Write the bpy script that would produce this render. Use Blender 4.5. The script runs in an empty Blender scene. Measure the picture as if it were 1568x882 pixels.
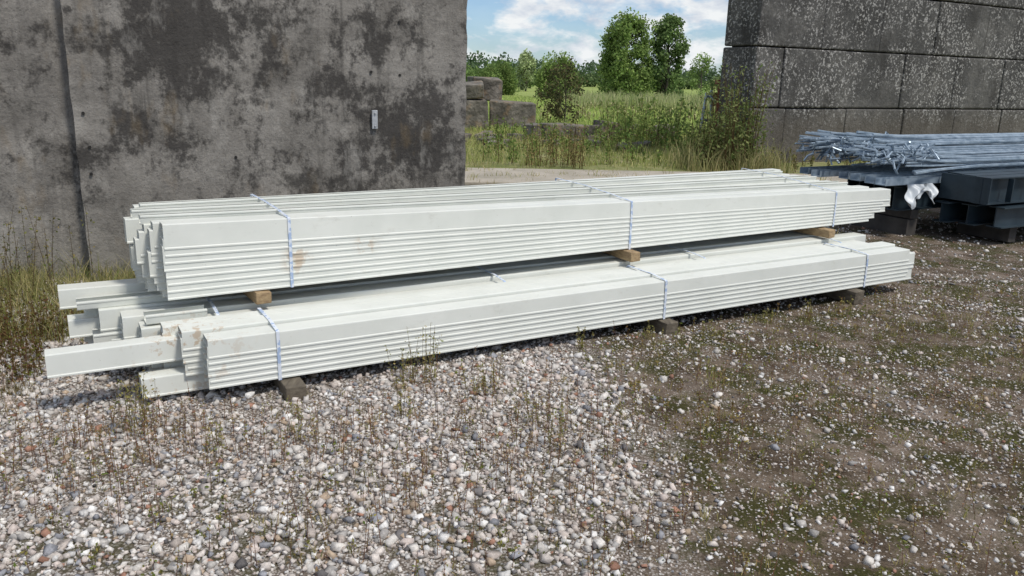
import bpy, math, random
import numpy as np
from mathutils import Matrix, Vector
random.seed(7); rng=np.random.default_rng(11)
scene=bpy.context.scene; COL=scene.collection
rad=math.radians
# ------------------------------------------------------------------ helpers
def link(o,parent=None):
    COL.objects.link(o)
    if parent: o.parent=parent
    return o
def empty(name):
    e=bpy.data.objects.new(name,None); e.empty_display_size=.2; return link(e)
def mesh_np(name,V,F,mat,colors=None,parent=None,smooth=False):
    V=np.asarray(V,dtype=np.float32); F=np.asarray(F,dtype=np.int32)
    me=bpy.data.meshes.new(name); n,k=F.shape
    me.vertices.add(len(V)); me.vertices.foreach_set("co",V.ravel())
    me.loops.add(n*k); me.loops.foreach_set("vertex_index",F.ravel())
    me.polygons.add(n); me.polygons.foreach_set("loop_start",np.arange(0,n*k,k,dtype=np.int32))
    me.polygons.foreach_set("loop_total",np.full(n,k,dtype=np.int32))
    if smooth: me.polygons.foreach_set("use_smooth",np.ones(n,dtype=bool))
    me.update(calc_edges=True)
    if colors is not None:
        a=me.attributes.new("Col",'FLOAT_COLOR','POINT')
        c=np.ones((len(V),4),dtype=np.float32); c[:,:3]=colors; a.data.foreach_set("color",c.ravel())
    me.materials.append(mat)
    return link(bpy.data.objects.new(name,me),parent)
class MB:
    def __init__(s): s.v=[]; s.f=[]; s.m=[]
    def add(s,V,F,mi=0):
        b=len(s.v); s.v+= [tuple(x) for x in V]; s.f+=[tuple(i+b for i in f) for f in F]; s.m+=[mi]*len(F)
    def box(s,c,size,rz=0,mi=0,jit=0,rx=0,ry=0):
        R=Matrix.Rotation(rz,3,'Z')@Matrix.Rotation(ry,3,'Y')@Matrix.Rotation(rx,3,'X'); V=[]
        for x in(-.5,.5):
            for y in(-.5,.5):
                for z in(-.5,.5):
                    p=Vector((x*size[0]+random.uniform(-jit,jit),y*size[1]+random.uniform(-jit,jit),z*size[2]+random.uniform(-jit,jit)))
                    V.append(R@p+Vector(c))
        s.add(V,[(0,1,3,2),(4,6,7,5),(0,4,5,1),(2,3,7,6),(0,2,6,4),(1,5,7,3)],mi)
    def tube(s,pts,rads,n=6,mi=0,caps=True):
        b=len(s.v); pts=[Vector(p) for p in pts]
        for i,p in enumerate(pts):
            d=(pts[min(i+1,len(pts)-1)]-pts[max(i-1,0)]).normalized()
            a=d.orthogonal().normalized() if abs(d.z)>.9 else Vector((0,0,1)).cross(d).normalized()
            c=d.cross(a)
            for k in range(n):
                t=2*math.pi*k/n; s.v.append(tuple(p+(a*math.cos(t)+c*math.sin(t))*rads[i]))
        for i in range(len(pts)-1):
            for k in range(n):
                s.f.append((b+i*n+k,b+i*n+(k+1)%n,b+(i+1)*n+(k+1)%n,b+(i+1)*n+k)); s.m.append(mi)
        if caps:
            s.f.append(tuple(b+k for k in range(n))[::-1]); s.m.append(mi)
            s.f.append(tuple(b+(len(pts)-1)*n+k for k in range(n))); s.m.append(mi)
    def loft(s,pa,pb,mi=0):
        n=len(pa); V=list(pa)+list(pb)
        F=[(i,(i+1)%n,n+(i+1)%n,n+i) for i in range(n)]
        F+=[tuple(range(n))[::-1],tuple(range(n,2*n))]
        s.add(V,F,mi)
    def obj(s,name,mats,parent=None,bevel=0,smooth=False):
        me=bpy.data.meshes.new(name); me.from_pydata(s.v,[],s.f); 
        for m in mats: me.materials.append(m)
        me.polygons.foreach_set("material_index",s.m); me.update()
        if smooth: me.polygons.foreach_set("use_smooth",[True]*len(me.polygons))
        o=link(bpy.data.objects.new(name,me),parent)
        if bevel:
            b=o.modifiers.new("bevel",'BEVEL'); b.width=bevel; b.segments=2; b.limit_method='ANGLE'; b.angle_limit=rad(40)
        return o
# ------------------------------------------------------------------ material helper
class NT:
    def __init__(s,name):
        s.mat=bpy.data.materials.new(name); s.mat.use_nodes=True; s.t=s.mat.node_tree; s.n=s.t.nodes; s.b=s.n["Principled BSDF"]
        s.co=s.n.new('ShaderNodeTexCoord').outputs['Object']
    def L(s,a,b): s.t.links.new(a,b)
    def mapping(s,scale=(1,1,1),rot=(0,0,0),loc=(0,0,0),src=None):
        m=s.n.new('ShaderNodeMapping'); m.inputs['Scale'].default_value=scale; m.inputs['Rotation'].default_value=rot; m.inputs['Location'].default_value=loc
        s.L(src or s.co,m.inputs['Vector']); return m.outputs[0]
    def noise(s,scale,detail=4,rough=.55,vec=None,dist=0):
        x=s.n.new('ShaderNodeTexNoise'); x.inputs['Scale'].default_value=scale; x.inputs['Detail'].default_value=min(detail,5); x.inputs['Roughness'].default_value=rough; x.inputs['Distortion'].default_value=dist
        s.L(vec or s.co,x.inputs['Vector']); return x.outputs['Fac']
    def ramp(s,fac,stops,interp='LINEAR'):
        r=s.n.new('ShaderNodeValToRGB'); r.color_ramp.interpolation=interp; e=r.color_ramp.elements
        while len(e)<len(stops): e.new(.5)
        for i,(p,c) in enumerate(stops):
            e[i].position=p; e[i].color=(c,c,c,1) if isinstance(c,(int,float)) else (*c,1)
        s.L(fac,r.inputs[0]); return r.outputs[0]
    def mix(s,fac,a,b,mode='MIX'):
        m=s.n.new('ShaderNodeMix'); m.data_type='RGBA'; m.blend_type=mode
        for sock,v in((m.inputs[0],fac),(m.inputs[6],a),(m.inputs[7],b)):
            if isinstance(v,(int,float)): sock.default_value=v if sock==m.inputs[0] else (v,v,v,1)
            elif isinstance(v,tuple): sock.default_value=(*v,1)
            else: s.L(v,sock)
        return m.outputs[2]
    def math(s,op,a,b=0,c=None,clamp=False):
        m=s.n.new('ShaderNodeMath'); m.operation=op; m.use_clamp=clamp
        for i,v in enumerate((a,b) if c is None else (a,b,c)):
            if isinstance(v,(int,float)): m.inputs[i].default_value=v
            else: s.L(v,m.inputs[i])
        return m.outputs[0]
    def sep(s,src=None):
        x=s.n.new('ShaderNodeSeparateXYZ'); s.L(src or s.co,x.inputs[0]); return x.outputs
    def step(s,v,a,b):
        m=s.n.new('ShaderNodeMapRange'); m.interpolation_type='SMOOTHSTEP'; s.L(v,m.inputs[0]); m.inputs[1].default_value=a; m.inputs[2].default_value=b; return m.outputs[0]
    def sphere(s,c,r0,r1):
        v=s.n.new('ShaderNodeVectorMath'); v.operation='DISTANCE'; s.L(s.co,v.inputs[0]); v.inputs[1].default_value=c
        m=s.n.new('ShaderNodeMapRange'); m.interpolation_type='SMOOTHSTEP'; s.L(v.outputs['Value'],m.inputs[0]); m.inputs[1].default_value=r0; m.inputs[2].default_value=r1; m.inputs[3].default_value=1; m.inputs[4].default_value=0
        return m.outputs[0]
    def attr(s,name="Col"):
        a=s.n.new('ShaderNodeAttribute'); a.attribute_name=name; return a.outputs['Color']
    def bump(s,h,strength=.5,dist=.02):
        b=s.n.new('ShaderNodeBump'); b.inputs['Strength'].default_value=strength; b.inputs['Distance'].default_value=dist; s.L(h,b.inputs['Height']); s.L(b.outputs[0],s.b.inputs['Normal'])
    def out(s,color=None,rough=.8,metal=0,spec=None):
        if color is not None:
            if isinstance(color,tuple): s.b.inputs['Base Color'].default_value=(*color,1)
            else: s.L(color,s.b.inputs['Base Color'])
        if isinstance(rough,(int,float)): s.b.inputs['Roughness'].default_value=rough
        else: s.L(rough,s.b.inputs['Roughness'])
        s.b.inputs['Metallic'].default_value=metal
        if spec is not None: s.b.inputs['Specular IOR Level'].default_value=spec
        return s.mat
def foliage_mat(name,trans):
    m=NT(name); c=m.attr(); t=m.n; m.t.nodes.remove(m.b)
    d=t.new('ShaderNodeBsdfDiffuse'); m.L(c,d.inputs[0]); tr=t.new('ShaderNodeBsdfTranslucent'); m.L(c,tr.inputs[0]); mx=t.new('ShaderNodeMixShader'); mx.inputs[0].default_value=trans
    m.L(d.outputs[0],mx.inputs[1]); m.L(tr.outputs[0],mx.inputs[2]); m.L(mx.outputs[0],t['Material Output'].inputs[0]); return m.mat
M_FOL=foliage_mat("foliage",.35)
# ------------------------------------------------------------------ camera
cam=bpy.data.cameras.new("camera"); co=link(bpy.data.objects.new("camera",cam))
co.matrix_world=Matrix.Translation((0,0,1.6))@Matrix.Rotation(rad(90-14.8),4,'X')@Matrix.Rotation(rad(1.5),4,'Z')
cam.sensor_width=36; cam.lens=36*1230/1568; cam.clip_end=3000; cam.clip_start=.05; scene.camera=co
# ------------------------------------------------------------------ light
SUN_EL,SUN_AZ=58,130
az=rad(SUN_AZ); el=rad(SUN_EL); sd=Vector((math.sin(az)*math.cos(el),math.cos(az)*math.cos(el),math.sin(el)))
sl=bpy.data.lights.new("sun",'SUN'); sl.energy=2.8; sl.angle=rad(9); sl.color=(1,.955,.88)
so=link(bpy.data.objects.new("sun",sl)); so.rotation_euler=sd.to_track_quat('Z','Y').to_euler(); so.location=(8,-6,20)
w=bpy.data.worlds.new("World"); scene.world=w; w.use_nodes=True; nt=w.node_tree; N=nt.nodes; bg=N['Background']; bg.inputs[1].default_value=.12
sky=N.new('ShaderNodeTexSky'); sky.sky_type='NISHITA'; sky.sun_disc=False; sky.sun_elevation=el; sky.sun_rotation=az; sky.air_density=1; sky.dust_density=.4; sky.ozone_density=2
tc=N.new('ShaderNodeTexCoord'); mp=N.new('ShaderNodeMapping'); mp.inputs['Scale'].default_value=(1,1,2.2); mp.inputs['Location'].default_value=(.35,.1,.07)
nt.links.new(tc.outputs['Generated'],mp.inputs[0])
def wn(scale,det,ro,dist=0):
    x=N.new('ShaderNodeTexNoise'); x.inputs['Scale'].default_value=scale; x.inputs['Detail'].default_value=det; x.inputs['Roughness'].default_value=ro; x.inputs['Distortion'].default_value=dist
    nt.links.new(mp.outputs[0],x.inputs['Vector']); return x.outputs['Fac']
def wr(f,stops):
    r=N.new('ShaderNodeValToRGB'); e=r.color_ramp.elements
    while len(e)<len(stops): e.new(.5)
    for i,(p,c) in enumerate(stops): e[i].position=p; e[i].color=(*c,1)
    nt.links.new(f,r.inputs[0]); return r.outputs[0]
mask=wr(wn(12,5,.6,.2),[(.44,(.12,.12,.12)),(.57,(1,1,1))])
ccol=wr(wn(22,4,.55),[(.35,(4.9,5.4,6.2)),(.58,(7.4,7.6,7.7))])
tint=N.new('ShaderNodeMix'); tint.data_type='RGBA'; tint.blend_type='MULTIPLY'; tint.inputs[0].default_value=1; tint.inputs[7].default_value=(.62,.78,1.0,1); nt.links.new(sky.outputs[0],tint.inputs[6])
mx=N.new('ShaderNodeMix'); mx.data_type='RGBA'; nt.links.new(mask,mx.inputs[0]); nt.links.new(tint.outputs[2],mx.inputs[6]); nt.links.new(ccol,mx.inputs[7]); nt.links.new(mx.outputs[2],bg.inputs[0])
scene.view_settings.view_transform='Standard'; scene.view_settings.look='None'; scene.view_settings.exposure=0
# ------------------------------------------------------------------ ground
def hgt(x,y):
    return .02*np.sin(x*1.3+.4*y)+.015*np.sin(y*1.9-x*.7)+.008*np.sin(x*4.1+1)*np.sin(y*3.7)-.02
def axis(a,b,far,fine,grow=1.18):
    c=list(np.arange(a,b+1e-6,fine)); st=fine; x=b
    while x<far: st*=grow; x+=st; c.append(x)
    st=fine; x=a; pre=[]
    while x>-far: st*=grow; x-=st; pre.append(x)
    return np.array(pre[::-1]+c)
X=axis(-5,7,900,.1); Yv=axis(1.2,11,900,.1)
GX,GY=np.meshgrid(X,Yv); fade=np.exp(-np.maximum(0,np.hypot(GX,GY-4)-10)/8.)
GZ=hgt(GX,GY)*fade
nx,ny=len(X),len(Yv); idx=np.arange(nx*ny).reshape(ny,nx)
F=np.stack([idx[:-1,:-1],idx[:-1,1:],idx[1:,1:],idx[1:,:-1]],-1).reshape(-1,4)
g=NT("ground"); s=g.sep(); wob=g.math('MULTIPLY',g.math('SUBTRACT',g.noise(1.1,4),.5),1.6)
gx=g.math('ADD',s[0],wob); gy=g.math('ADD',s[1],g.math('MULTIPLY',wob,1.5))
pvn=g.n.new('ShaderNodeTexVoronoi'); pvn.inputs['Scale'].default_value=95; g.L(g.co,pvn.inputs['Vector']); pcs=g.sep(pvn.outputs['Color']); pd=pvn.outputs['Distance']
peb=g.ramp(pcs[0],[(0,(.21,.17,.135)),(.35,(.36,.31,.27)),(.7,(.54,.49,.44)),(1,(.70,.67,.63))])
peb=g.mix(g.step(pd,.35,.7),peb,(.13,.105,.085))
mossn=g.step(g.noise(2.6,5,.7),.48,.56)
peb=g.mix(g.math('MULTIPLY',mossn,g.math('SUBTRACT',.7,g.math('MULTIPLY',g.step(s[1],2.4,3.4),.6))),peb,(.065,.062,.025))
soil=g.ramp(g.noise(3.5,5,.75),[(.34,(.065,.045,.030)),(.48,(.14,.105,.073)),(.64,(.27,.21,.16))])
soil=g.mix(g.math('MULTIPLY',mossn,.85),soil,(.064,.064,.018))
soil=g.mix(g.math('MULTIPLY',g.step(g.noise(1.6,4,.7,vec=g.mapping(loc=(4,4,4))),.55,.66),.55),soil,(.35,.28,.23))
spk=g.math('MULTIPLY',g.step(pcs[1],.68,.74),g.step(pd,.5,.35))
soil=g.mix(spk,soil,g.ramp(pcs[0],[(0,(.24,.18,.14)),(1,(.64,.60,.55))]))
fine=g.noise(120,3,.7); soil=g.mix(.6,soil,g.ramp(fine,[(.3,.15),(.7,1.1)]),'MULTIPLY')
col=g.mix(g.step(gx,.25,.75),peb,soil)
grassy=g.ramp(g.noise(5,5,.7),[(.3,(.10,.085,.035)),(.5,(.18,.16,.08)),(.7,(.28,.24,.15))])
col=g.mix(g.step(gy,5.4,7.0),col,g.mix(g.step(gx,-.5,1.5),grassy,soil))
dry=g.ramp(g.noise(1.2,5,.7),[(.3,(.11,.14,.04)),(.5,(.22,.23,.09)),(.7,(.38,.33,.20))])
col=g.mix(g.step(gy,12.5,14),col,dry)
mead=g.ramp(g.noise(.35,5,.7,vec=g.mapping((.35,1.6,1))),[(.3,(.16,.22,.055)),(.5,(.26,.32,.09)),(.7,(.38,.39,.15))])
col=g.mix(g.step(gy,25,30),col,mead)
g.bump(fine,.8,.012)
M_G=g.out(col,.95,spec=.1)
mesh_np("ground",np.stack([GX,GY,GZ],-1).reshape(-1,3),F,M_G,smooth=True)
# ------------------------------------------------------------------ gravel stones
BV=np.array([(x,y,z) for x in(-1,1) for y in(-1,1) for z in(-1,1)])*.62
BF=np.array([(0,1,3),(0,3,2),(4,6,7),(4,7,5),(0,4,5),(0,5,1),(2,3,7),(2,7,6),(0,2,6),(0,6,4),(1,5,7),(1,7,3)])
def rotm(n):
    q=rng.normal(size=(n,4)); q/=np.linalg.norm(q,axis=1)[:,None]; a,b,c,d=q.T
    return np.stack([1-2*(c*c+d*d),2*(b*c-a*d),2*(b*d+a*c),2*(b*c+a*d),1-2*(b*b+d*d),2*(c*d-a*b),2*(b*d-a*c),2*(c*d+a*b),1-2*(b*b+c*c)],-1).reshape(n,3,3)
PAL=np.array([(.74,.69,.63),(.68,.61,.55),(.82,.79,.75),(.60,.52,.46),(.48,.45,.42),(.34,.34,.36),(.40,.22,.155),(.20,.185,.18),(.52,.40,.29),(.68,.58,.52)])
PW=np.array([.22,.18,.16,.12,.10,.06,.022,.03,.04,.09]); PW/=PW.sum()
def stones(P,size,base,faces,jit,flat=.6,sink=.25):
    n=len(P); R=rotm(n); nb=len(base); sc=np.stack([np.ones(n),rng.uniform(.55,.95,n),rng.uniform(.4,.8,n)],-1)*size[:,None]
    V=(base[None]*(1+rng.uniform(-jit,jit,(n,nb,3))))*sc[:,None,:]
    V=np.einsum('nij,nkj->nki',R,V); V[:,:,2]*=flat+.2
    V+=P[:,None,:]; V[:,:,2]+=(size*(.5-sink))[:,None]
    F=(faces[None]+nb*np.arange(n)[:,None,None]).reshape(-1,3)
    c=PAL[rng.choice(len(PAL),n,p=PW)]*rng.uniform(.68,1.1,(n,1)); return V.reshape(-1,3),F,np.repeat(c,nb,axis=0)
sm=NT("stone"); c=sm.attr(); c=sm.mix(.65,c,sm.ramp(sm.noise(110,3,.7),[(.3,.45),(.62,1.05)]),'MULTIPLY'); M_S=sm.out(c,.9,spec=.2)
def vn(x,y,f,seed=0):
    return .5+.25*np.sin(x*f+1.7*np.sin(y*f*.8+seed)+seed*2.1)+.25*np.sin(y*f*1.3+1.9*np.sin(x*f*.7-seed)+seed)
def pts(n,x0,x1,y0,y1):
    x=rng.uniform(x0,x1,n); y=rng.uniform(y0,y1,n); return x,y
def place(x,y): return np.stack([x,y,hgt(x,y)],-1)
def edge(y): return .50+.14*np.sin(y*2.3)+.1*np.sin(y*5.1)
def offpile(x,y,a=-.7,b=-.03):
    rx,ry=x+1.48,y-3.65; s_=rx*.866+ry*.5; p_=-rx*.5+ry*.866; return ~((s_>a)&(s_<5.5)&(p_>b)&(p_<1.5))
def merge(parts):
    Vs,Fs,Cs=[],[],[]; o=0
    for V,F,C in parts: Vs.append(V);Fs.append(F+o);Cs.append(C);o+=len(V)
    return np.concatenate(Vs),np.concatenate(Fs),np.concatenate(Cs)
gp=[]
x,y=pts(66000,-4.2,1.1,1.75,6.0); k=(x<edge(y)+rng.normal(0,.14,len(x)))&(np.abs(x)<y*.72+.4)&offpile(x,y,-.1,.35)
x,y=x[k],y[k]; den=vn(x,y,1.7,2)*.6+vn(x,y,4.3,1)*.4-.6*np.clip((3.0-y)/.9,0,1)*vn(x,y,3.1,7); k=rng.random(len(x))<np.clip(.35+den*1.3,.08,1); x,y=x[k],y[k]
gp.append(stones(place(x,y),np.clip(rng.lognormal(math.log(.0112),.45,len(x)),.004,.034),BV,BF,.40))
x,y=pts(46000,.2,6.0,1.75,7.0); k=(x>edge(y)-.1)&(x<y*.72+.4)&offpile(x,y,-.1,.35); x,y=x[k],y[k]; den=vn(x,y,2.1,5)*.6+vn(x,y,5.2,1.)*.4; k=rng.random(len(x))<np.clip(-.02+den*1.1,.10,1)
x,y=x[k],y[k]; gp.append(stones(place(x,y),np.clip(rng.lognormal(math.log(.0068),.5,len(x)),.003,.026),BV,BF,.40))
x,y=pts(7000,-3,8,6.6,12.5); gp.append(stones(place(x,y),np.clip(rng.lognormal(math.log(.011),.4,len(x)),.005,.03),BV,BF,.38))
x,y=pts(420,-3.2,2.6,1.9,5.6); k=((x<edge(y))|(rng.random(len(x))<.25))&offpile(x,y); x,y=x[k],y[k]; gp.append(stones(place(x,y),rng.uniform(.018,.032,len(x)),BV,BF,.35))
V,F,C=merge(gp); mesh_np("gravel",V,F,M_S,C)
# ------------------------------------------------------------------ vegetation generators
GAIN=1.45
def blades(P,h,wd,lean,c0,c1,az=None):
    n=len(P); a=rng.uniform(0,2*math.pi,n) if az is None else az; la=rng.uniform(0,2*math.pi,n)
    side=np.stack([np.cos(a),np.sin(a),np.zeros(n)],-1); ld=np.stack([np.cos(la),np.sin(la),np.zeros(n)],-1)
    L=(lean*rng.uniform(.2,1,n)*h)[:,None]; up=np.array([0,0,1.])
    b=P; m=P+up*(h*.55)[:,None]+ld*L*.35; tp=P+up*(h*rng.uniform(.85,1,n))[:,None]+ld*L
    ww=(wd*.5)[:,None]
    V=np.stack([b-side*ww,b+side*ww,m-side*ww*.8,m+side*ww*.8,tp-side*ww*.15,tp+side*ww*.15],1).reshape(-1,3)
    i=6*np.arange(n)[:,None]; F=np.concatenate([i+np.array([0,1,3,2]),i+np.array([2,3,5,4])],0)
    mixv=rng.random((n,1)); c=np.array(c0)*(1-mixv)+np.array(c1)*mixv; c=c*rng.uniform(.7,1.2,(n,1))*GAIN
    return V,F,np.repeat(c,6,axis=0)
def quads(P,size,c0,c1,up=.3,asp=.6):
    n=len(P); R=rotm(n); a=R[:,:,0]*size[:,None]; b=R[:,:,1]*size[:,None]*asp
    V=np.stack([P-a,P-b*.9,P+a,P+b*.9],1).reshape(-1,3); F=4*np.arange(n)[:,None]+np.arange(4)
    mixv=rng.random((n,1)); c=(np.array(c0)*(1-mixv)+np.array(c1)*mixv)*rng.uniform(.75,1.2,(n,1))*GAIN
    return V,F,np.repeat(c,4,axis=0)
def veg(name,parts,parent=None,mat=None):
    V,F,C=merge(parts); return mesh_np(name,V,F,mat or M_FOL,np.clip(C,0,.75),parent)
def tufts(cx,cy,per,spread,h,wd,lean,c0,c1,z=True):
    n=len(cx); x=np.repeat(cx,per)+rng.normal(0,spread,n*per); y=np.repeat(cy,per)+rng.normal(0,spread,n*per)
    hh=np.repeat(np.broadcast_to(h,(n,)),per)*rng.uniform(.5,1.1,n*per); P=np.stack([x,y,hgt(x,y) if z else np.zeros_like(x)],-1); P[:,2]-=.01
    return blades(P,hh,np.full(n*per,wd),lean,c0,c1)
def herbs(cx,cy,h,leaves,ls,c0,c1,cs=(.16,.10,.05),lean=.25,z=True,stemw=.004,spread=.12):
    n=len(cx); P=np.stack([cx,cy,hgt(cx,cy) if z else np.zeros(n)],-1); la=rng.uniform(0,6.28,n); L=lean*h*rng.random(n)
    top=P+np.stack([np.cos(la)*L,np.sin(la)*L,h],-1)
    out=[]
    for ang in (0,math.pi/2):
        side=np.array([math.cos(ang),math.sin(ang),0])*stemw
        V=np.stack([P-side,P+side,top+side*.4,top-side*.4],1).reshape(-1,3); F=4*np.arange(n)[:,None]+np.arange(4)
        out.append((V,F,np.repeat(np.tile(np.array(cs),(n,1))*rng.uniform(.6,1.3,(n,1)),4,axis=0)))
    f=rng.uniform(.12,1.02,(n,leaves)); Q=P[:,None,:]*(1-f[...,None])+top[:,None,:]*f[...,None]
    hh=np.repeat(h,leaves).reshape(n,leaves,1); Q=Q+rng.normal(0,1,(n,leaves,3))*np.array([1,1,.5])*hh*spread*(1.15-f[...,None]*.8)
    out.append(quads(Q.reshape(-1,3),np.repeat(np.full(n,ls),leaves)*rng.uniform(.5,1.3,n*leaves),c0,c1)); return out
parts=[]
x,y=pts(3200,-3.6,5.0,1.9,6.3); k=(np.abs(x)<y*.7+.2)&(rng.random(len(x))<vn(x,y,2.3,3)*.9+.25*(x>.5)); x,y=x[k],y[k]
k=offpile(x,y); x,y=x[k],y[k]
parts.append(tufts(x,y,8,.016,rng.uniform(.02,.07,len(x)),.0034,.8,(.13,.15,.035),(.34,.27,.12)))
x,y=pts(2400,-3.6,5.0,1.9,6.6); k=(np.abs(x)<y*.7+.2)&offpile(x,y)&(rng.random(len(x))<vn(x,y,1.9,8)*.8+.15*(x>.5)); x,y=x[k],y[k]
parts+=herbs(x,y,rng.uniform(.02,.11,len(x)),10,.0075,(.09,.13,.03),(.22,.19,.06),cs=(.22,.12,.07),stemw=.0014,spread=.2)
x,y=pts(3600,-3.0,5.0,1.9,5.8); k=(np.abs(x)<y*.7+.2)&offpile(x,y)&(rng.random(len(x))<vn(x,y,2.7,9)**2*(.3+.9*(x>.3))); x,y=x[k],y[k]
parts+=herbs(x,y,np.full(len(x),.012),18,.0055,(.06,.07,.018),(.16,.13,.04),stemw=.0005,spread=1.7)
x,y=pts(600,.6,5.0,2.2,6.3); k=(x<y*.7+.2)&offpile(x,y)&(rng.random(len(x))<vn(x,y,2.2,4)); x,y=x[k],y[k]
parts+=herbs(x,y,rng.uniform(.05,.15,len(x)),16,.0085,(.15,.09,.045),(.26,.22,.07),cs=(.26,.13,.08),stemw=.0015,spread=.16)
for (cx,cy,sx,sy,n) in [(-.95,3.25,.5,.15,90),(-1.75,3.3,.25,.2,80),(-.2,3.5,.3,.3,60),(.25,3.3,.2,.35,60),(-1.0,2.6,.6,.3,50),(.6,2.7,.6,.4,80),(-2.0,2.9,.3,.3,70),(1.6,3.8,.5,.5,60),(-.3,3.0,.4,.3,50)]:
    x=cx+rng.normal(0,sx,n); y=cy+rng.normal(0,sy,n); k=offpile(x,y)&(y>2.1); x,y=x[k],y[k]
    parts+=herbs(x,y,rng.uniform(.07,.20,len(x)),13,.006,(.26,.15,.09),(.17,.16,.06),cs=(.27,.14,.09),stemw=.0015,spread=.07)
for (px,py,hh) in [(-.50,3.98,.28),(-.44,4.0,.30),(-.55,3.95,.24),(-.1,3.9,.2),(-.16,3.85,.15),(-1.75,3.35,.24),(-1.7,3.4,.28),(-1.66,3.42,.22),(-.5,3.55,.2),(.1,3.5,.16),(.2,3.3,.24),(.42,4.6,.14),(1.3,5.0,.13),(2.1,5.5,.14),(1.75,5.3,.12),(-.9,3.3,.2),(-1.3,3.2,.2),(.9,4.9,.1),(2.5,5.75,.12)]:
    n=7; a=px+rng.normal(0,.03,n); b=py+rng.normal(0,.03,n)
    parts+=herbs(a,b,rng.uniform(.6,1.1,n)*hh,18,.0075,(.14,.16,.05),(.30,.24,.10),cs=(.26,.20,.10),stemw=.0016,spread=.08)
veg("yard_weeds",parts)
parts=[]
x,y=pts(900,-4.8,-1.9,4.4,6.3); k=offpile(x,y)&(y-4.9>(x+3.2)*-.2-.3); x,y=x[k],y[k]
parts.append(tufts(x,y,16,.05,rng.uniform(.08,.28,len(x)),.005,.8,(.13,.16,.045),(.38,.32,.16)))
x,y=pts(90,-4.6,-3.2,5.0,6.0); parts+=herbs(x,y,rng.uniform(.25,.7,len(x)),20,.012,(.09,.12,.04),(.22,.17,.07),cs=(.18,.13,.07),stemw=.003,spread=.07)
x,y=pts(500,-3.8,-2.4,3.2,4.8); k=offpile(x,y); x,y=x[k],y[k]
parts.append(tufts(x,y,9,.03,rng.uniform(.03,.10,len(x)),.004,.8,(.10,.10,.035),(.26,.19,.10)))
x,y=pts(480,-3.8,-2.5,3.6,5.1); k=offpile(x,y); x,y=x[k],y[k]
parts+=herbs(x,y,rng.uniform(.08,.26,len(x)),16,.011,(.10,.05,.03),(.11,.12,.03),cs=(.2,.09,.05),stemw=.002,spread=.16)
veg("wall_base_grass",parts)
# ------------------------------------------------------------------ concrete walls
c=NT("weathered_concrete"); z=c.sep()[2]
base=c.ramp(c.noise(1.6,5,.7),[(.30,(.15,.137,.12)),(.5,(.245,.226,.20)),(.70,(.35,.325,.29))])
board=c.noise(2.6,4,.6,vec=c.mapping((.25,.25,1.8),loc=(1,1,1))); base=c.mix(.5,base,c.ramp(board,[(.35,.65),(.65,1.2)]),'MULTIPLY')
zd=c.math('ADD',z,c.math('MULTIPLY',c.math('SUBTRACT',c.noise(1.5,4,.6),.5),1.2))
m1=c.math('MAXIMUM',c.sphere((-2.55,6.45,1.80),.25,1.0),c.math('MAXIMUM',c.sphere((-1.1,7.2,1.05),.3,1.15),c.sphere((-2.75,6.35,1.2),.1,.55)))
m1=c.math('MAXIMUM',m1,c.math('MULTIPLY',c.sphere((-1.3,7.1,1.9),.1,.6),.8))
ns=c.math('ADD',c.noise(2.6,5,.80,vec=c.mapping((1,1,.9))),c.math('MULTIPLY',m1,.115))
stain=c.math('MULTIPLY',c.step(ns,.50,.64),.86)
base=c.mix(stain,base,(.045,.041,.038))
strk=c.step(c.noise(6,4,.65,vec=c.mapping((1,1,.08))),.51,.66)
base=c.mix(c.math('MULTIPLY',strk,c.math('ADD',.28,c.math('MULTIPLY',m1,.35))),base,(.06,.055,.05))
lt=c.step(c.noise(3.6,5,.7,vec=c.mapping((1,1,.45),loc=(9,0,4))),.54,.68); base=c.mix(c.math('MULTIPLY',lt,.4),base,(.42,.395,.355))
ochre=c.math('MULTIPLY',c.step(c.noise(2.1,4,.7,vec=c.mapping((1,1,.5),loc=(5,5,1))),.56,.68),.38); base=c.mix(ochre,base,(.23,.165,.09))
n55=c.noise(48,3,.65); base=c.mix(c.math('MULTIPLY',c.step(n55,.62,.70),.7),base,(.06,.053,.047))
base=c.mix(.45,base,c.ramp(n55,[(.3,.6),(.7,1.3)]),'MULTIPLY')
low=c.math('SUBTRACT',1,c.step(zd,.0,.75)); base=c.mix(c.math('MULTIPLY',low,.3),base,(.30,.285,.24))
c.bump(c.noise(14,5,.75),.6,.025)
M_C=c.out(base,.92,spec=.15)
DW=Vector((.88,.475,0)).normalized(); PWL=Vector((-DW.y,DW.x,0)); AW=math.atan2(DW.y,DW.x)
def wallpt(o,s_,p_,z_): return Vector((o[0],o[1],0))+DW*s_+PWL*p_+Vector((0,0,z_))
def slab(mb,o,s0,s1,p0,p1,z0,z1):
    cx=wallpt(o,(s0+s1)/2,(p0+p1)/2,(z0+z1)/2); mb.box(cx,(s1-s0,p1-p0,z1-z0),AW)
wo=(-3.34,6.03)
wall=empty("concrete_wall")
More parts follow.
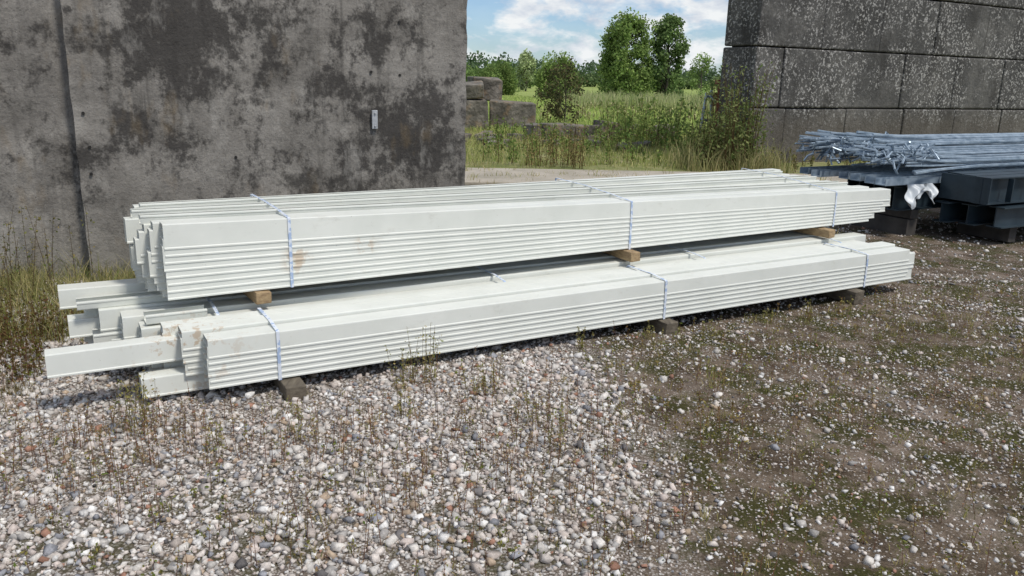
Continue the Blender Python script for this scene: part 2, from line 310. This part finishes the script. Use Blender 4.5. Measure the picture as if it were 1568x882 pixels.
def rough_panel(name,o,s0,s1,p0,p1,z0,z1,parent):
    ns,nz=int((s1-s0)/.12)+1,int((z1-z0)/.08)+1; V=[];F=[]
    S=np.linspace(s0,s1,ns+1); Zs=np.linspace(z0,z1,nz+1)
    def jp(a,b): return .005*math.sin(a*7+b*3)+.003*math.sin(b*11-a*5)
    for zz in Zs:
        for a in S:
            e=0
            if a==S[0]: e=.003*math.sin(zz*17)+.006*random.random()
            if a==S[-1]: e=-.003*math.sin(zz*13)-.007*random.random()
            V.append(tuple(wallpt(o,a+e,p0+jp(a,zz)+(random.uniform(0,.010) if a in(S[0],S[-1]) else 0),zz)))
    for j in range(nz):
        for i in range(ns): k=j*(ns+1)+i; F.append((k,k+1,k+ns+2,k+ns+1))
    for col_ in(0,ns):
        b=len(V)
        for zz in Zs: V.append(tuple(wallpt(o,S[0] if col_==0 else S[-1],p1,zz)))
        for j in range(nz): F.append((j*(ns+1)+col_,(j+1)*(ns+1)+col_,b+j+1,b+j))
    b=len(V); V+= [tuple(wallpt(o,s0,p1,z1)),tuple(wallpt(o,s1,p1,z1)),tuple(wallpt(o,s0,p1,z0)),tuple(wallpt(o,s1,p1,z0))]
    F.append((b,b+1,b+3,b+2)); F.append(tuple([nz*(ns+1)+i for i in range(ns+1)]+[b+1,b]))
    mb=MB(); mb.add(V,F); return mb.obj(name,[M_C],parent)
rough_panel("main_panel",wo,.06,3.27,0,.35,-.15,5.2,wall)
rough_panel("side_panel",wo,-6,.5,.13,.32,-.15,5.15,wall)
mb=MB(); slab(mb,wo,-6,3.1,.37,.6,-.1,5.0); mb.obj("backing",[M_C],wall)
M_dark=NT("hole_dark").out((.02,.018,.016),.9)
pm=NT("galvanised_plate"); M_pl=pm.out(pm.ramp(pm.noise(30),[(.3,(.34,.35,.36)),(.7,(.50,.51,.52))]),.5,.2)
mb=MB()
for s_,z_ in [(2.62,2.33),(2.62,2.02),(2.62,1.58),(2.36,1.60),(2.66,2.6),(.15,1.0),(.35,.35),(1.7,2.4),(1.2,.9),(.13,1.25),(.14,.8)]:
    a=wallpt(wo,s_,-.012,z_); b=wallpt(wo,s_,.03,z_); mb.tube([a,b],[.012,.012],8)
mb.obj("bolt_holes",[M_dark],wall)
mb=MB(); mb.box(wallpt(wo,2.38,-.02,1.20),(.05,.02,.16),AW)
for dz in(-.055,.055): mb.tube([wallpt(wo,2.38,-.043,1.20+dz),wallpt(wo,2.38,-.028,1.20+dz)],[.009,.009],6)
mb.obj("steel_bracket",[M_pl],wall,bevel=.003)
c=NT("block_concrete")
b0=c.ramp(c.noise(1.1,5,.7),[(.3,(.060,.058,.055)),(.5,(.10,.096,.09)),(.7,(.175,.166,.152))])
b0=c.mix(c.math('MULTIPLY',c.step(c.noise(1.9,5,.7,vec=c.mapping((1,1,.35))),.5,.65),.55),b0,(.045,.042,.038))
z=c.sep()[2]; zz=c.math('ADD',z,c.math('MULTIPLY',c.noise(1.5,4),.5))
b0=c.mix(c.math('MULTIPLY',c.math('SUBTRACT',1,c.step(zz,.9,1.5)),.3),b0,(.20,.165,.125))
lich=c.math('MULTIPLY',c.step(c.noise(18,3,.7),.535,.60),c.step(c.noise(.9,4,.7,vec=c.mapping(loc=(2,7,0))),.39,.54))
lich=c.math('MULTIPLY',lich,c.step(zz,.7,1.5)); b0=c.mix(c.math('MULTIPLY',lich,.8),b0,(.50,.48,.45))
b0=c.mix(.4,b0,c.ramp(c.noise(30,3,.7),[(.3,.5),(.7,1.2)]),'MULTIPLY')
c.bump(c.noise(12,5,.7),.8,.04); M_B=c.out(b0,.92,spec=.15)
bo=(4.60,16.2); bw=empty("block_wall"); mb=MB()
courses=[(-.15,1.10),(1.115,2.27),(2.285,3.42),(3.435,4.6),(4.615,5.8)]
offs=[[.95,2.75,4.6],[.75,2.55,4.4],[1.75,3.5,5.3],[.9,2.7,4.4],[1.6,3.4,5.1]]
for (z0,z1),of in zip(courses,offs):
    e=[0]+of
    while e[-1]<20: e.append(e[-1]+1.8)
    for a,b in zip(e[:-1],e[1:]):
        j=random.uniform(-.02,.02); slab(mb,bo,a+.008,b-.008,j,.95+j,z0+.004,z1-.004)
mb.obj("blocks",[M_B],bw,bevel=.03)
mb=MB(); slab(mb,bo,.15,20,.1,.85,0,5.7); mb.obj("joint_core",[M_dark],bw)
# ------------------------------------------------------------------ painted steel channel bundles
p=NT("white_painted_steel")
bc=p.ramp(p.noise(3,4,.6),[(.3,(.66,.67,.61)),(.7,(.745,.75,.69))])
bc=p.mix(p.math('MULTIPLY',p.step(p.noise(14,5,.7,vec=p.mapping((.5,.5,1))),.56,.74),.26),bc,(.42,.40,.33))
scr=p.step(p.noise(42,3,.7),.70,.74); bc=p.mix(p.math('MULTIPLY',scr,.5),bc,(.30,.27,.22))
r=p.math('MULTIPLY',p.sphere((-1.6,3.82,.25),.05,.42),p.step(p.noise(16,4,.65),.55,.63))
r2=p.math('MULTIPLY',p.sphere((-1.2,4.38,.57),.02,.12),p.step(p.noise(18,3),.42,.58)); r3=p.math('MULTIPLY',p.sphere((-.86,4.6,.62),.01,.09),p.step(p.noise(22,3),.42,.56))
rr=p.math('MAXIMUM',r,p.math('MAXIMUM',r2,r3)); bc=p.mix(p.math('MULTIPLY',rr,.6),bc,(.44,.28,.14))
M_W=p.out(bc,.5,spec=.35)
p=NT("strapping_band"); st=p.step(p.noise(30,2),.5,.56); M_ST=p.out(p.mix(st,(.70,.74,.80),(.38,.48,.66)),.4)
p=NT("timber"); wc=p.ramp(p.noise(9,4,.6,vec=p.mapping((4,.7,6))),[(.3,(.20,.13,.07)),(.6,(.37,.26,.14)),(.8,(.48,.37,.22))]); p.bump(p.noise(30,4,vec=p.mapping((4,.7,6))),.4,.005); M_T=p.out(wc,.8)
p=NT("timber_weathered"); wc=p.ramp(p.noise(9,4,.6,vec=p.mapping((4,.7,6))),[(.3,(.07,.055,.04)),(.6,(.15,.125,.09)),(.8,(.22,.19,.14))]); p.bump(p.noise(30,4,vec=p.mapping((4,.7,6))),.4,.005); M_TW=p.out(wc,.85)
def profile(p0,wd,zt,leg,flare=.004,t_=.002,lip=.02,bead=.0032,r=.006,up=False):
    """thin lipped channel; p to the back, z up"""
    zb=zt-leg; a=p0; b=p0+wd
    outer=[(a-flare+.001,zb),(a-flare-bead,zb+.002),(a-flare-bead,zb+.009),(a-flare*.9,zb+.014),(a,zt-r),(a+r*.3,zt-r*.3),(a+r,zt),
           (b-r,zt),(b-r*.3,zt-r*.3),(b,zt-r),(b+flare*.9,zb+.014),(b+flare+bead,zb+.009),(b+flare+bead,zb+.002),(b+flare-.001,zb)]
    inner=[(b+flare-lip,zb),(b+flare-lip,zb+t_),(b+flare-t_,zb+t_+.001),(b-t_,zt-r),(b-r,zt-t_),(a+r,zt-t_),(a+t_,zt-r),(a-flare+t_,zb+t_+.001),(a-flare+lip,zb+t_),(a-flare+lip,zb)]
    P=outer+inner
    if up: P=[(pp,zt+zb-zz) for pp,zz in P][::-1]
    return P
def bundle(name,O,d,cols,straps,L):
    d=Vector((*d,0)).normalized(); q=Vector((-d.y,d.x,0)); O=Vector((*O,0))
    mb=MB()
    for cdef in cols:
        for m in cdef:
            s0,s1,A,B=m[:4]; up=len(m)>4 and m[4]
            def prof(s_):
                f=max(-.1,min(1.05,s_/L)); v=[a+(b-a)*f for a,b in zip(A,B)]
                return [O+d*s_+q*pp+Vector((0,0,zz)) for pp,zz in profile(*v,up=up)]
            mb.loft(prof(s0),prof(s1))
    root=empty(name); mb.obj("channels",[M_W],root)
    for i,poly in enumerate(straps):
        sb=MB(); s_,path=poly
        for (pa,za),(pb,zb) in zip(path[:-1],path[1:]):
            a=O+q*pa+Vector((0,0,za)); b=O+q*pb+Vector((0,0,zb))
            n=(b-a).normalized().cross(d).normalized()*.0012
            W=.0085
            V=[a+d*(s_-W)-n,a+d*(s_+W)-n,b+d*(s_+W)-n,b+d*(s_-W)-n,a+d*(s_-W)+n,a+d*(s_+W)+n,b+d*(s_+W)+n,b+d*(s_-W)+n]
            sb.add(V,[(0,1,2,3),(7,6,5,4),(0,4,5,1),(1,5,6,2),(2,6,7,3),(3,7,4,0)])
        sb.obj("strap_%d"%(i+1),[M_ST],root)
    return root
UO=(-1.80,4.04); UD=(5.18,3.19); L=6.08
cols=[]; nc=8
wn_,wf_=.78/nc,1.12/nc
zjn=[0,-.006,.010,-.018,.010,-.014,.012,-.006]; s0s=[0,-.04,-.09,.02,-.10,-.03,-.06,-.02]
for i in range(nc):
    cl=[]; nk=8 if i<5 else 6
    for k in range(nk):
        jn=random.uniform(-.03,.03) if i>0 else random.uniform(-.006,.006)
        znear=.82-.0385*k+zjn[i]; ff=i/(nc-1); ztf=.70+.085*ff; zfar=ztf-(.024 if i==0 else .03)*k+zjn[i]*.7
        cl.append((s0s[i]+jn,L+random.uniform(-.12,.03)-(.05*i if i else 0)-(.22 if (i==0 and k>4) else 0),(wn_*i,wn_-(.018 if i else .004),znear,.135),(wf_*i,wf_-.026,zfar,.105)))
    if i in(2,4,6):
        a=cl[0]; cl[0]=(a[0]+.02,a[1]-.1,(a[2][0]+.01,a[2][1]-.02,a[2][2]+.006,.05),(a[3][0]+.01,a[3][1]-.02,a[3][2]+.004,.05),True)
    cols.append(cl)
def us(s_):
    f=s_/L; zt=.823+(.703-.823)*f; zb=.415; wdt=.78+(1.12-.78)*f; zbk=.835+(.795-.835)*f
    return (s_,[(-.010,zb),(-.010,zt-.13+.02*f),(-.004,zt-.004),(.005,zt),(wdt*.25,zt+.008+(zbk-zt)*.25),(wdt*.6,zt+.008+(zbk-zt)*.7),(wdt,zbk),(wdt+.01,zbk-.1),(wdt+.01,zb)])
bundle("steel_channel_bundle",UO,UD,cols,[us(.653),us(3.09),us(5.33)],L)
LO=(-1.48,3.65); LD=(4.68,2.70); L2=5.4
cols=[]
def col_(p_,wd,zt,leg,nk,st,s0,s1,j=.015):
    cols.append([(s0+random.uniform(-j,j),s1+random.uniform(-.06,.05),(p_,wd,zt-st*k,leg),(p_,wd,zt-st*k,leg)) for k in range(nk)])
col_(0,.13,.33,.095,6,.031,0.02,5.42,.008)
col_(.145,.13,.345,.10,5,.033,-.07,5.38)
col_(.30,.10,.335,.10,5,.033,-.14,5.3)
col_(.43,.14,.30,.12,5,.03,-.22,5.5)
col_(.59,.14,.325,.12,6,.033,-.30,5.6)
col_(.75,.14,.335,.12,6,.033,-.40,5.45)
col_(.91,.14,.325,.12,5,.035,-.46,5.6)
col_(1.07,.13,.335,.11,4,.033,-.36,5.7)
def stray(s0,s1,p_,wd,zt,leg,up=False): return (s0,s1,(p_,wd,zt,leg),(p_,wd,zt,leg),up)
cols.append([stray(-.66,1.6,.235,.10,.285,.115),stray(-.27,1.4,.16,.12,.125,.10),stray(-.55,.5,.84,.12,.27,.10),(-.58,.4,(1.0,.13,.40,.11),(1.0,.13,.36,.11)),
  stray(-.44,.3,.68,.12,.22,.1,True),stray(-.36,.3,.52,.11,.2,.09,True),stray(-.48,.3,.97,.10,.19,.09),stray(-.20,.1,.45,.10,.36,.05,True),stray(-.2,.3,.33,.09,.2,.09,True),
  stray(-.5,.1,.78,.10,.38,.045,True)])
def ls(s_,p0=0,p1=.41,z0=.075,z1=.345): return (s_,[(p0-.010,z0),(p0-.010,z1-.10),(p0-.006,z1-.014),(p0+.004,z1-.009),(p0+.14,z1+.004),(p1-.01,z1+.003),(p1+.008,z1-.02),(p1+.008,z0)])
bundle("steel_channel_bundle",LO,LD,cols,[ls(.358),ls(2.865),ls(4.87),ls(.15,.43,1.2,.08,.34),ls(1.9,.43,1.2,.08,.34),ls(3.6,.43,1.2,.08,.34),ls(5.1,.43,1.2,.08,.34)],L2)
def batten(O,d,s_,p0,p1,z0,z1,wd,mat,rot=0):
    d=Vector((*d,0)).normalized(); q=Vector((-d.y,d.x,0)); O=Vector((*O,0)); mb=MB()
    c_=O+d*s_+q*((p0+p1)/2)+Vector((0,0,(z0+z1)/2)); mb.box(c_,(wd,p1-p0,z1-z0),math.atan2(d.y,d.x)+rot,jit=.003); return mb.obj("timber_batten",[mat],bevel=.005)
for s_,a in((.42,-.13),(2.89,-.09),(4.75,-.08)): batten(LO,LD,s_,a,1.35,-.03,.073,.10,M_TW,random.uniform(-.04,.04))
batten(UO,UD,.47,-.04,1.0,.345,.412,.085,M_T,.03); batten(UO,UD,3.10,-.10,1.1,.345,.412,.085,M_T,-.04); batten(UO,UD,5.17,-.11,1.2,.345,.412,.085,M_T,.05)
# ------------------------------------------------------------------ right steel stock
p=NT("galvanised_steel"); M_GV=p.out(p.ramp(p.noise(8,4),[(.3,(.19,.255,.32)),(.7,(.45,.53,.60))]),.42,.4)
p=NT("dark_primed_steel"); M_DK=p.out(p.ramp(p.noise(5,4),[(.3,(.014,.026,.036)),(.7,(.035,.055,.07))]),.45,.1)
def fr(o,dd=(.88,.47)):
    d=Vector((*dd,0)).normalized(); q=Vector((-d.y,d.x,0)); O=Vector((*o,0)); return lambda s_,p_,z_:O+d*s_+q*p_+Vector((0,0,z_))
T=fr((3.88,8.5))
root=empty("steel_bar_stack"); mb=MB()
for i in range(150):
    pp=random.uniform(0,1.25); zz=.72+random.uniform(0,.21)*(1-abs(pp-.7)*.7)+.13*min(1,pp)
    s0=random.uniform(-.05,.55); dr=random.uniform(-.12,.12); dz=random.uniform(-.06,.10)
    P=[T(s0,pp+dr*1.6,zz+dz),T(s0+.5,pp+dr,zz+dz*.4),T(s0+1.3,pp+dr*.3,zz),T(4,pp,zz),T(6.6,pp,zz)]
    r=random.choice([.010,.013,.016]); mb.tube(P,[r]*5,5)
for i in range(110):
    s0=random.uniform(0,.95); pp=random.uniform(0,1.2); zz=.80+random.uniform(0,.20); a=Vector((random.uniform(-.1,.1),random.uniform(-.12,.12),random.uniform(-.09,.08)))
    A=T(s0,pp,zz); mb.tube([A,A+a,A+a+Vector((random.uniform(-.1,.1),random.uniform(-.1,.1),-.06))],[.012]*3,5)
mb.obj("loose_bars",[M_GV],root)
mb=MB()
for i,(pp,zz) in enumerate([(-.05,.60),(.10,.60),(.28,.61),(.5,.60),(.75,.6),(1.0,.6)]):
    s0=random.uniform(-.1,.15)
    prof=[(0,0),(.13,0),(.13,.07),(.125,.07),(.125,.006),(.005,.006),(.005,.07),(0,.07)]
    mb.loft([T(s0,pp+a,zz+b-.02) for a,b in prof],[T(6.5,pp+a,zz+b-.02) for a,b in prof])
mb.obj("galvanised_channels",[M_GV],root)
mb=MB()
def ibeam(s0,s1,p_,z_,h=.26,b=.14,t_=.012):
    prof=[(0,0),(b,0),(b,t_),(b/2+t_/2,t_),(b/2+t_/2,h-t_),(b,h-t_),(b,h),(0,h),(0,h-t_),(b/2-t_/2,h-t_),(b/2-t_/2,t_),(0,t_)]
    mb.loft([T(s0,p_+a,z_+c) for a,c in prof],[T(s1,p_+a,z_+c) for a,c in prof])
for i,pp in enumerate([.0,.2,.42,.7,.95]): ibeam(.30+.1*i,6.5,pp,.29)
for i,pp in enumerate([-.62,-.43,-.24]): ibeam(.85+.05*i,6.3,pp,.42,.28,.17)
for i,pp in enumerate([-.70,-.47,-.24]): ibeam(1.05-.12*i,6.3,pp,.17,.22,.17)
mb.box(T(.86,-.35,.56),(.012,.56,.27),math.atan2(.47,.88))
for s_ in(1.2,1.6): mb.box(T(s_,-.63,.56),(.012,.06,.25),math.atan2(.47,.88))
mb.obj("dark_beams",[M_DK],root)
p=NT("bearer_dark"); M_BR=p.out(p.ramp(p.noise(6,4),[(.3,(.035,.03,.027)),(.7,(.085,.075,.065))]),.9)
mb=MB()
for s_ in(.6,3.8): mb.box(T(s_,.62,.08),(.16,1.2,.20),math.atan2(.47,.88),jit=.005); mb.box(T(s_,.6,.235),(.12,1.2,.10),math.atan2(.47,.88),jit=.005)
for s_ in(1.45,3.8): mb.box(T(s_,-.30,.07),(.14,.60,.18),math.atan2(.47,.88),jit=.005)
mb.obj("bearers",[M_BR],root,bevel=.006)
p=NT("white_plastic"); M_P=p.out((.50,.53,.55),.4)
n=22; V=[];F=[]
for i in range(n):
    for j in range(n):
        u,v=i/(n-1),j/(n-1); fold=.03*math.sin(u*9+v*4)+.012*math.sin(u*27-v*7)
        low_=.16+.07*math.sin(u*7+.6)+.03*math.sin(u*17)
        q=T(.30+u*.44+.06*math.sin(v*5+1)*v,-.075-v*.06+fold,.585-v*low_); V.append(tuple(q))
for i in range(n-1):
    for j in range(n-1): F.append((i*n+j,i*n+j+1,(i+1)*n+j+1,(i+1)*n+j))
mesh_np("plastic_sheet",V,F,M_P,parent=root,smooth=True)
# ------------------------------------------------------------------ background
p=NT("path_concrete"); pc=p.ramp(p.noise(1.5,5,.7),[(.3,(.28,.25,.19)),(.6,(.42,.37,.30)),(.75,(.48,.44,.37))]); p.bump(p.noise(20,4),.5,.02); M_PC=p.out(pc,.95)
mb=MB(); mb.box((2,13.4,-.01),(14,1.9,.07),rad(4)); mb.obj("concrete_path",[M_PC],bevel=.02)
c=NT("ruin_concrete"); b0=c.ramp(c.noise(2.6,5,.7),[(.3,(.05,.047,.04)),(.5,(.15,.135,.11)),(.7,(.30,.27,.23))]); b0=c.mix(c.math('MULTIPLY',c.step(c.noise(3,4),.52,.65),.5),b0,(.28,.19,.11)); c.bump(c.noise(8,5),.8,.06); M_R=c.out(b0,.95)
mb=MB(); mb.box((-2.25,24.6,.42),(2.7,1.2,.95),.1,jit=.06); mb.box((-2.1,24.5,1.12),(2.2,1.1,.42),.13,jit=.08,ry=-.04); mb.box((-.15,25.3,.40),(1.4,1.2,.88),.08,jit=.06); mb.box((-1.0,26.1,1.15),(1.0,.6,.7),.3,jit=.08)
mb.box((-2.6,24.8,1.55),(1.3,.9,.4),.2,jit=.12,ry=.08)
mb.obj("concrete_ruin",[M_R],bevel=.04)
mb=MB()
xx=.3
while xx<4.2:
    l=random.uniform(.3,.8); mb.box((xx+l/2,21.2+xx*.4,.14),(l,.5,random.uniform(.35,.6)),.3+random.uniform(-.2,.2),jit=.08,ry=random.uniform(-.1,.1)); xx+=l+.03
for i in range(22): mb.box((random.uniform(-1.5,4),random.uniform(18.5,22),.05),(random.uniform(.2,.5),random.uniform(.2,.4),.22),random.random()*3,jit=.05)
mb.obj("rubble_kerb",[M_R],bevel=.03)
parts=[]
x,y=pts(1200,-2.6,5.2,15,24); parts.append(tufts(x,y,12,.12,rng.uniform(.06,.26,len(x)),.014,.8,(.17,.23,.055),(.42,.37,.18),False))
x,y=pts(150,-2.6,5.2,12.3,15); parts.append(tufts(x,y,10,.08,rng.uniform(.05,.18,len(x)),.01,.8,(.18,.20,.06),(.42,.35,.19),False))
x,y=pts(240,-1.6,3.5,8.0,12.4); parts.append(tufts(x,y,8,.06,rng.uniform(.05,.16,len(x)),.008,.8,(.18,.17,.07),(.42,.34,.2),False))
x,y=pts(170,-.8,4.6,15.2,22); parts+=herbs(x,y,rng.uniform(.25,.6,len(x)),26,.035,(.09,.15,.04),(.20,.23,.07),z=False,stemw=.006,spread=.14)
x,y=pts(46,.2,1.3,14.5,15.4); parts+=herbs(x,y,rng.uniform(.35,.85,len(x)),24,.022,(.12,.12,.045),(.26,.19,.09),z=False,stemw=.005,spread=.1)
x,y=pts(55,2.3,4.2,19,23); parts+=herbs(x,y,rng.uniform(.6,1.2,len(x)),44,.05,(.12,.18,.05),(.24,.28,.09),z=False,stemw=.008,spread=.15)
veg("rough_grass",parts)
parts=[]
x=rng.uniform(-5,12,4200); y=24+rng.random(4200)**1.5*40; parts.append(tufts(x,y,8,.25,rng.uniform(.08,.28,len(x)),.04,.7,(.20,.30,.07),(.42,.44,.17),False))
x=rng.uniform(3.5,15,900); y=rng.uniform(44,56,900); parts.append(tufts(x,y,10,.3,rng.uniform(.4,1.0,len(x)),.05,.35,(.20,.26,.09),(.42,.40,.22),False))
x=rng.uniform(0,12,300); y=rng.uniform(30,44,300); parts+=herbs(x,y,rng.uniform(.2,.5,len(x)),8,.05,(.28,.28,.13),(.44,.40,.24),z=False,stemw=.015,spread=.1)
veg("meadow_grass",parts)
parts=[]
x,y=pts(150,3.3,4.6,14.9,16.2); parts+=herbs(x,y,rng.uniform(.5,2.0,len(x))*np.clip(.35+(x-3.2)*.7,.3,1),36,.035,(.08,.12,.035),(.19,.20,.08),cs=(.17,.12,.06),z=False,stemw=.008,spread=.09)
x,y=pts(110,3.1,5.0,14.6,16.1); parts.append(tufts(x,y,12,.12,rng.uniform(.2,.7,len(x)),.012,.6,(.17,.19,.07),(.40,.34,.18),False))
x,y=pts(50,4.6,7.5,14.8,16.8); parts+=herbs(x,y,rng.uniform(.15,.4,len(x)),20,.03,(.10,.11,.04),(.2,.17,.08),z=False,stemw=.005,spread=.12)
veg("tall_weeds",parts)
p=NT("rust"); M_RU=p.out(p.ramp(p.noise(12,4),[(.3,(.10,.03,.018)),(.7,(.26,.09,.05))]),.85)
mb=MB(); mb.tube([(4.60,18.8,0),(4.60,18.8,1.62)],[.06,.055],8); mb.box((4.60,18.8,1.58),(.2,.16,.1),.2); mb.box((4.48,18.8,1.2),(.16,.05,.3),.1); mb.obj("rusty_gate_post",[M_RU],bevel=.01)
mb=MB(); 
for a,b in(((3.98,17.9,0),(4.1,17.9,1.35)),((4.35,18.1,0),(4.22,18.0,1.4)),((4.1,17.9,1.3),(4.35,18.05,1.15)),((4.05,17.9,.8),(4.35,18.05,.7))): mb.tube([a,b],[.03,.03],6)
mb.obj("metal_frame_remnant",[M_GV])
# ------------------------------------------------------------------ trees
bk=NT("bark"); M_BK=bk.out(bk.ramp(bk.noise(20,3,vec=bk.mapping((1,1,.3))),[(.3,(.05,.04,.03)),(.7,(.14,.115,.09))]),.9)
def tree(name,base,H,W,trunk,ncl,nleaf,ls_,c0,c1,cl_r=.32,taper=.5,tr=.05,density_in=.25):
    root=empty(name); B=Vector(base); mb=MB(); mb.tube([B-Vector((0,0,.1)),B+Vector((.02*H,0,H*.35)),B+Vector((0,.01*H,H*.7)),B+Vector((0,0,H*.92))],[tr,tr*.75,tr*.45,tr*.12],7)
    cz0=trunk*H; C=[]
    for i in range(ncl):
        f=(i+.5)/ncl; z=cz0+(H-cz0)*f; env=W*.5*(math.sin(math.pi*min(1,(f*.86+.14)))**taper); a=random.uniform(0,6.283); r=env*math.sqrt(random.uniform(density_in,1))*random.uniform(.7,1.05)
        q=B+Vector((math.cos(a)*r,math.sin(a)*r,z)); C.append(q)
        z0=max(cz0*.6,z-.25*H*random.uniform(.4,1)); mb.tube([B+Vector((0,0,z0)),B+Vector((math.cos(a)*r*.5,math.sin(a)*r*.5,z0+(z-z0)*.55)),q],[tr*.35,tr*.2,tr*.06],5)
    mb.obj("trunk_and_limbs",[M_BK],root)
    C=np.array([tuple(q) for q in C]); per=nleaf//ncl; rr=cl_r*W*.5*rng.uniform(.6,1.3,ncl)
    d=rng.normal(size=(ncl,per,3)); d/=np.linalg.norm(d,axis=2)[...,None]; d*=rng.random((ncl,per,1))**.45
    P=(C[:,None,:]+d*rr[:,None,None]*np.array([1,1,1.15])).reshape(-1,3)
    V,F,Cc=quads(P,np.full(len(P),ls_)*rng.uniform(.6,1.3,len(P)),c0,c1,asp=.7)
    tone=np.repeat(rng.uniform(.65,1.3,ncl),per*4)[:,None]; veg("leaves",[(V,F,Cc*tone)],root)
    return root
tree("poplar_tree",(7.75,60,0),5.65,4.3,.05,100,13000,.11,(.11,.17,.05),(.22,.29,.09),.30,.40,.16)
tree("poplar_tree",(10.9,61,0),5.9,3.1,.06,66,8500,.11,(.08,.13,.045),(.17,.23,.085),.32,.42,.15)
tree("birch_sapling",(12.8,58,0),3.3,1.7,.1,24,1700,.08,(.15,.22,.07),(.25,.32,.12),.4,.5,.05)
tree("willow_bush",(3.0,62,0),2.75,3.3,.03,60,8000,.09,(.12,.18,.05),(.22,.28,.09),.36,.3,.08)
tree("willow_bush",(-1.6,70,0),2.1,3.4,.03,40,4500,.1,(.09,.14,.04),(.17,.22,.07),.36,.3,.08)
tree("pale_tree",(.9,90,0),3.9,2.4,.1,36,3200,.13,(.22,.27,.13),(.32,.36,.19),.38,.5,.1)
tree("young_shrub",(1.63,28.05,0),2.0,1.9,.08,36,1800,.05,(.05,.065,.03),(.12,.10,.05),.25,.5,.035)
parts=[]
def clump(x,y,h,wd,n,c0,c1,ls_):
    d=rng.normal(size=(n,3)); d/=np.linalg.norm(d,axis=1)[:,None]; d*=rng.random((n,1))**.35; P=np.array([x,y,h*.48])+d*np.array([wd*.5,wd*.4,h*.52]); 
    return quads(P,np.full(n,ls_)*rng.uniform(.6,1.3,n),c0,c1,asp=.8)
for i in range(90):
    x_=-60+i*2.6+random.uniform(-1,1); y_=250+random.uniform(-15,15); parts.append(clump(x_,y_,random.uniform(4.5,7.0)+(1.5 if x_<10 else 0),random.uniform(5,9),220,(.07,.11,.06),(.12,.165,.09),.5))
for i in range(16):
    x_=-14+i*1.0+random.uniform(-.5,.5); parts.append(clump(x_,115+random.uniform(-6,6),random.uniform(2.4,4.0)*(1 if x_<0 else .7),random.uniform(2.5,4.5),380,(.08,.13,.04),(.16,.22,.075),.22))
for i in range(30):
    x_=2+i*1.3+random.uniform(-.5,.5); parts.append(clump(x_,150+random.uniform(-6,6),random.uniform(1.8,3.0),random.uniform(2.5,4.5),200,(.07,.11,.045),(.13,.17,.07),.3))
veg("distant_tree_line",parts)
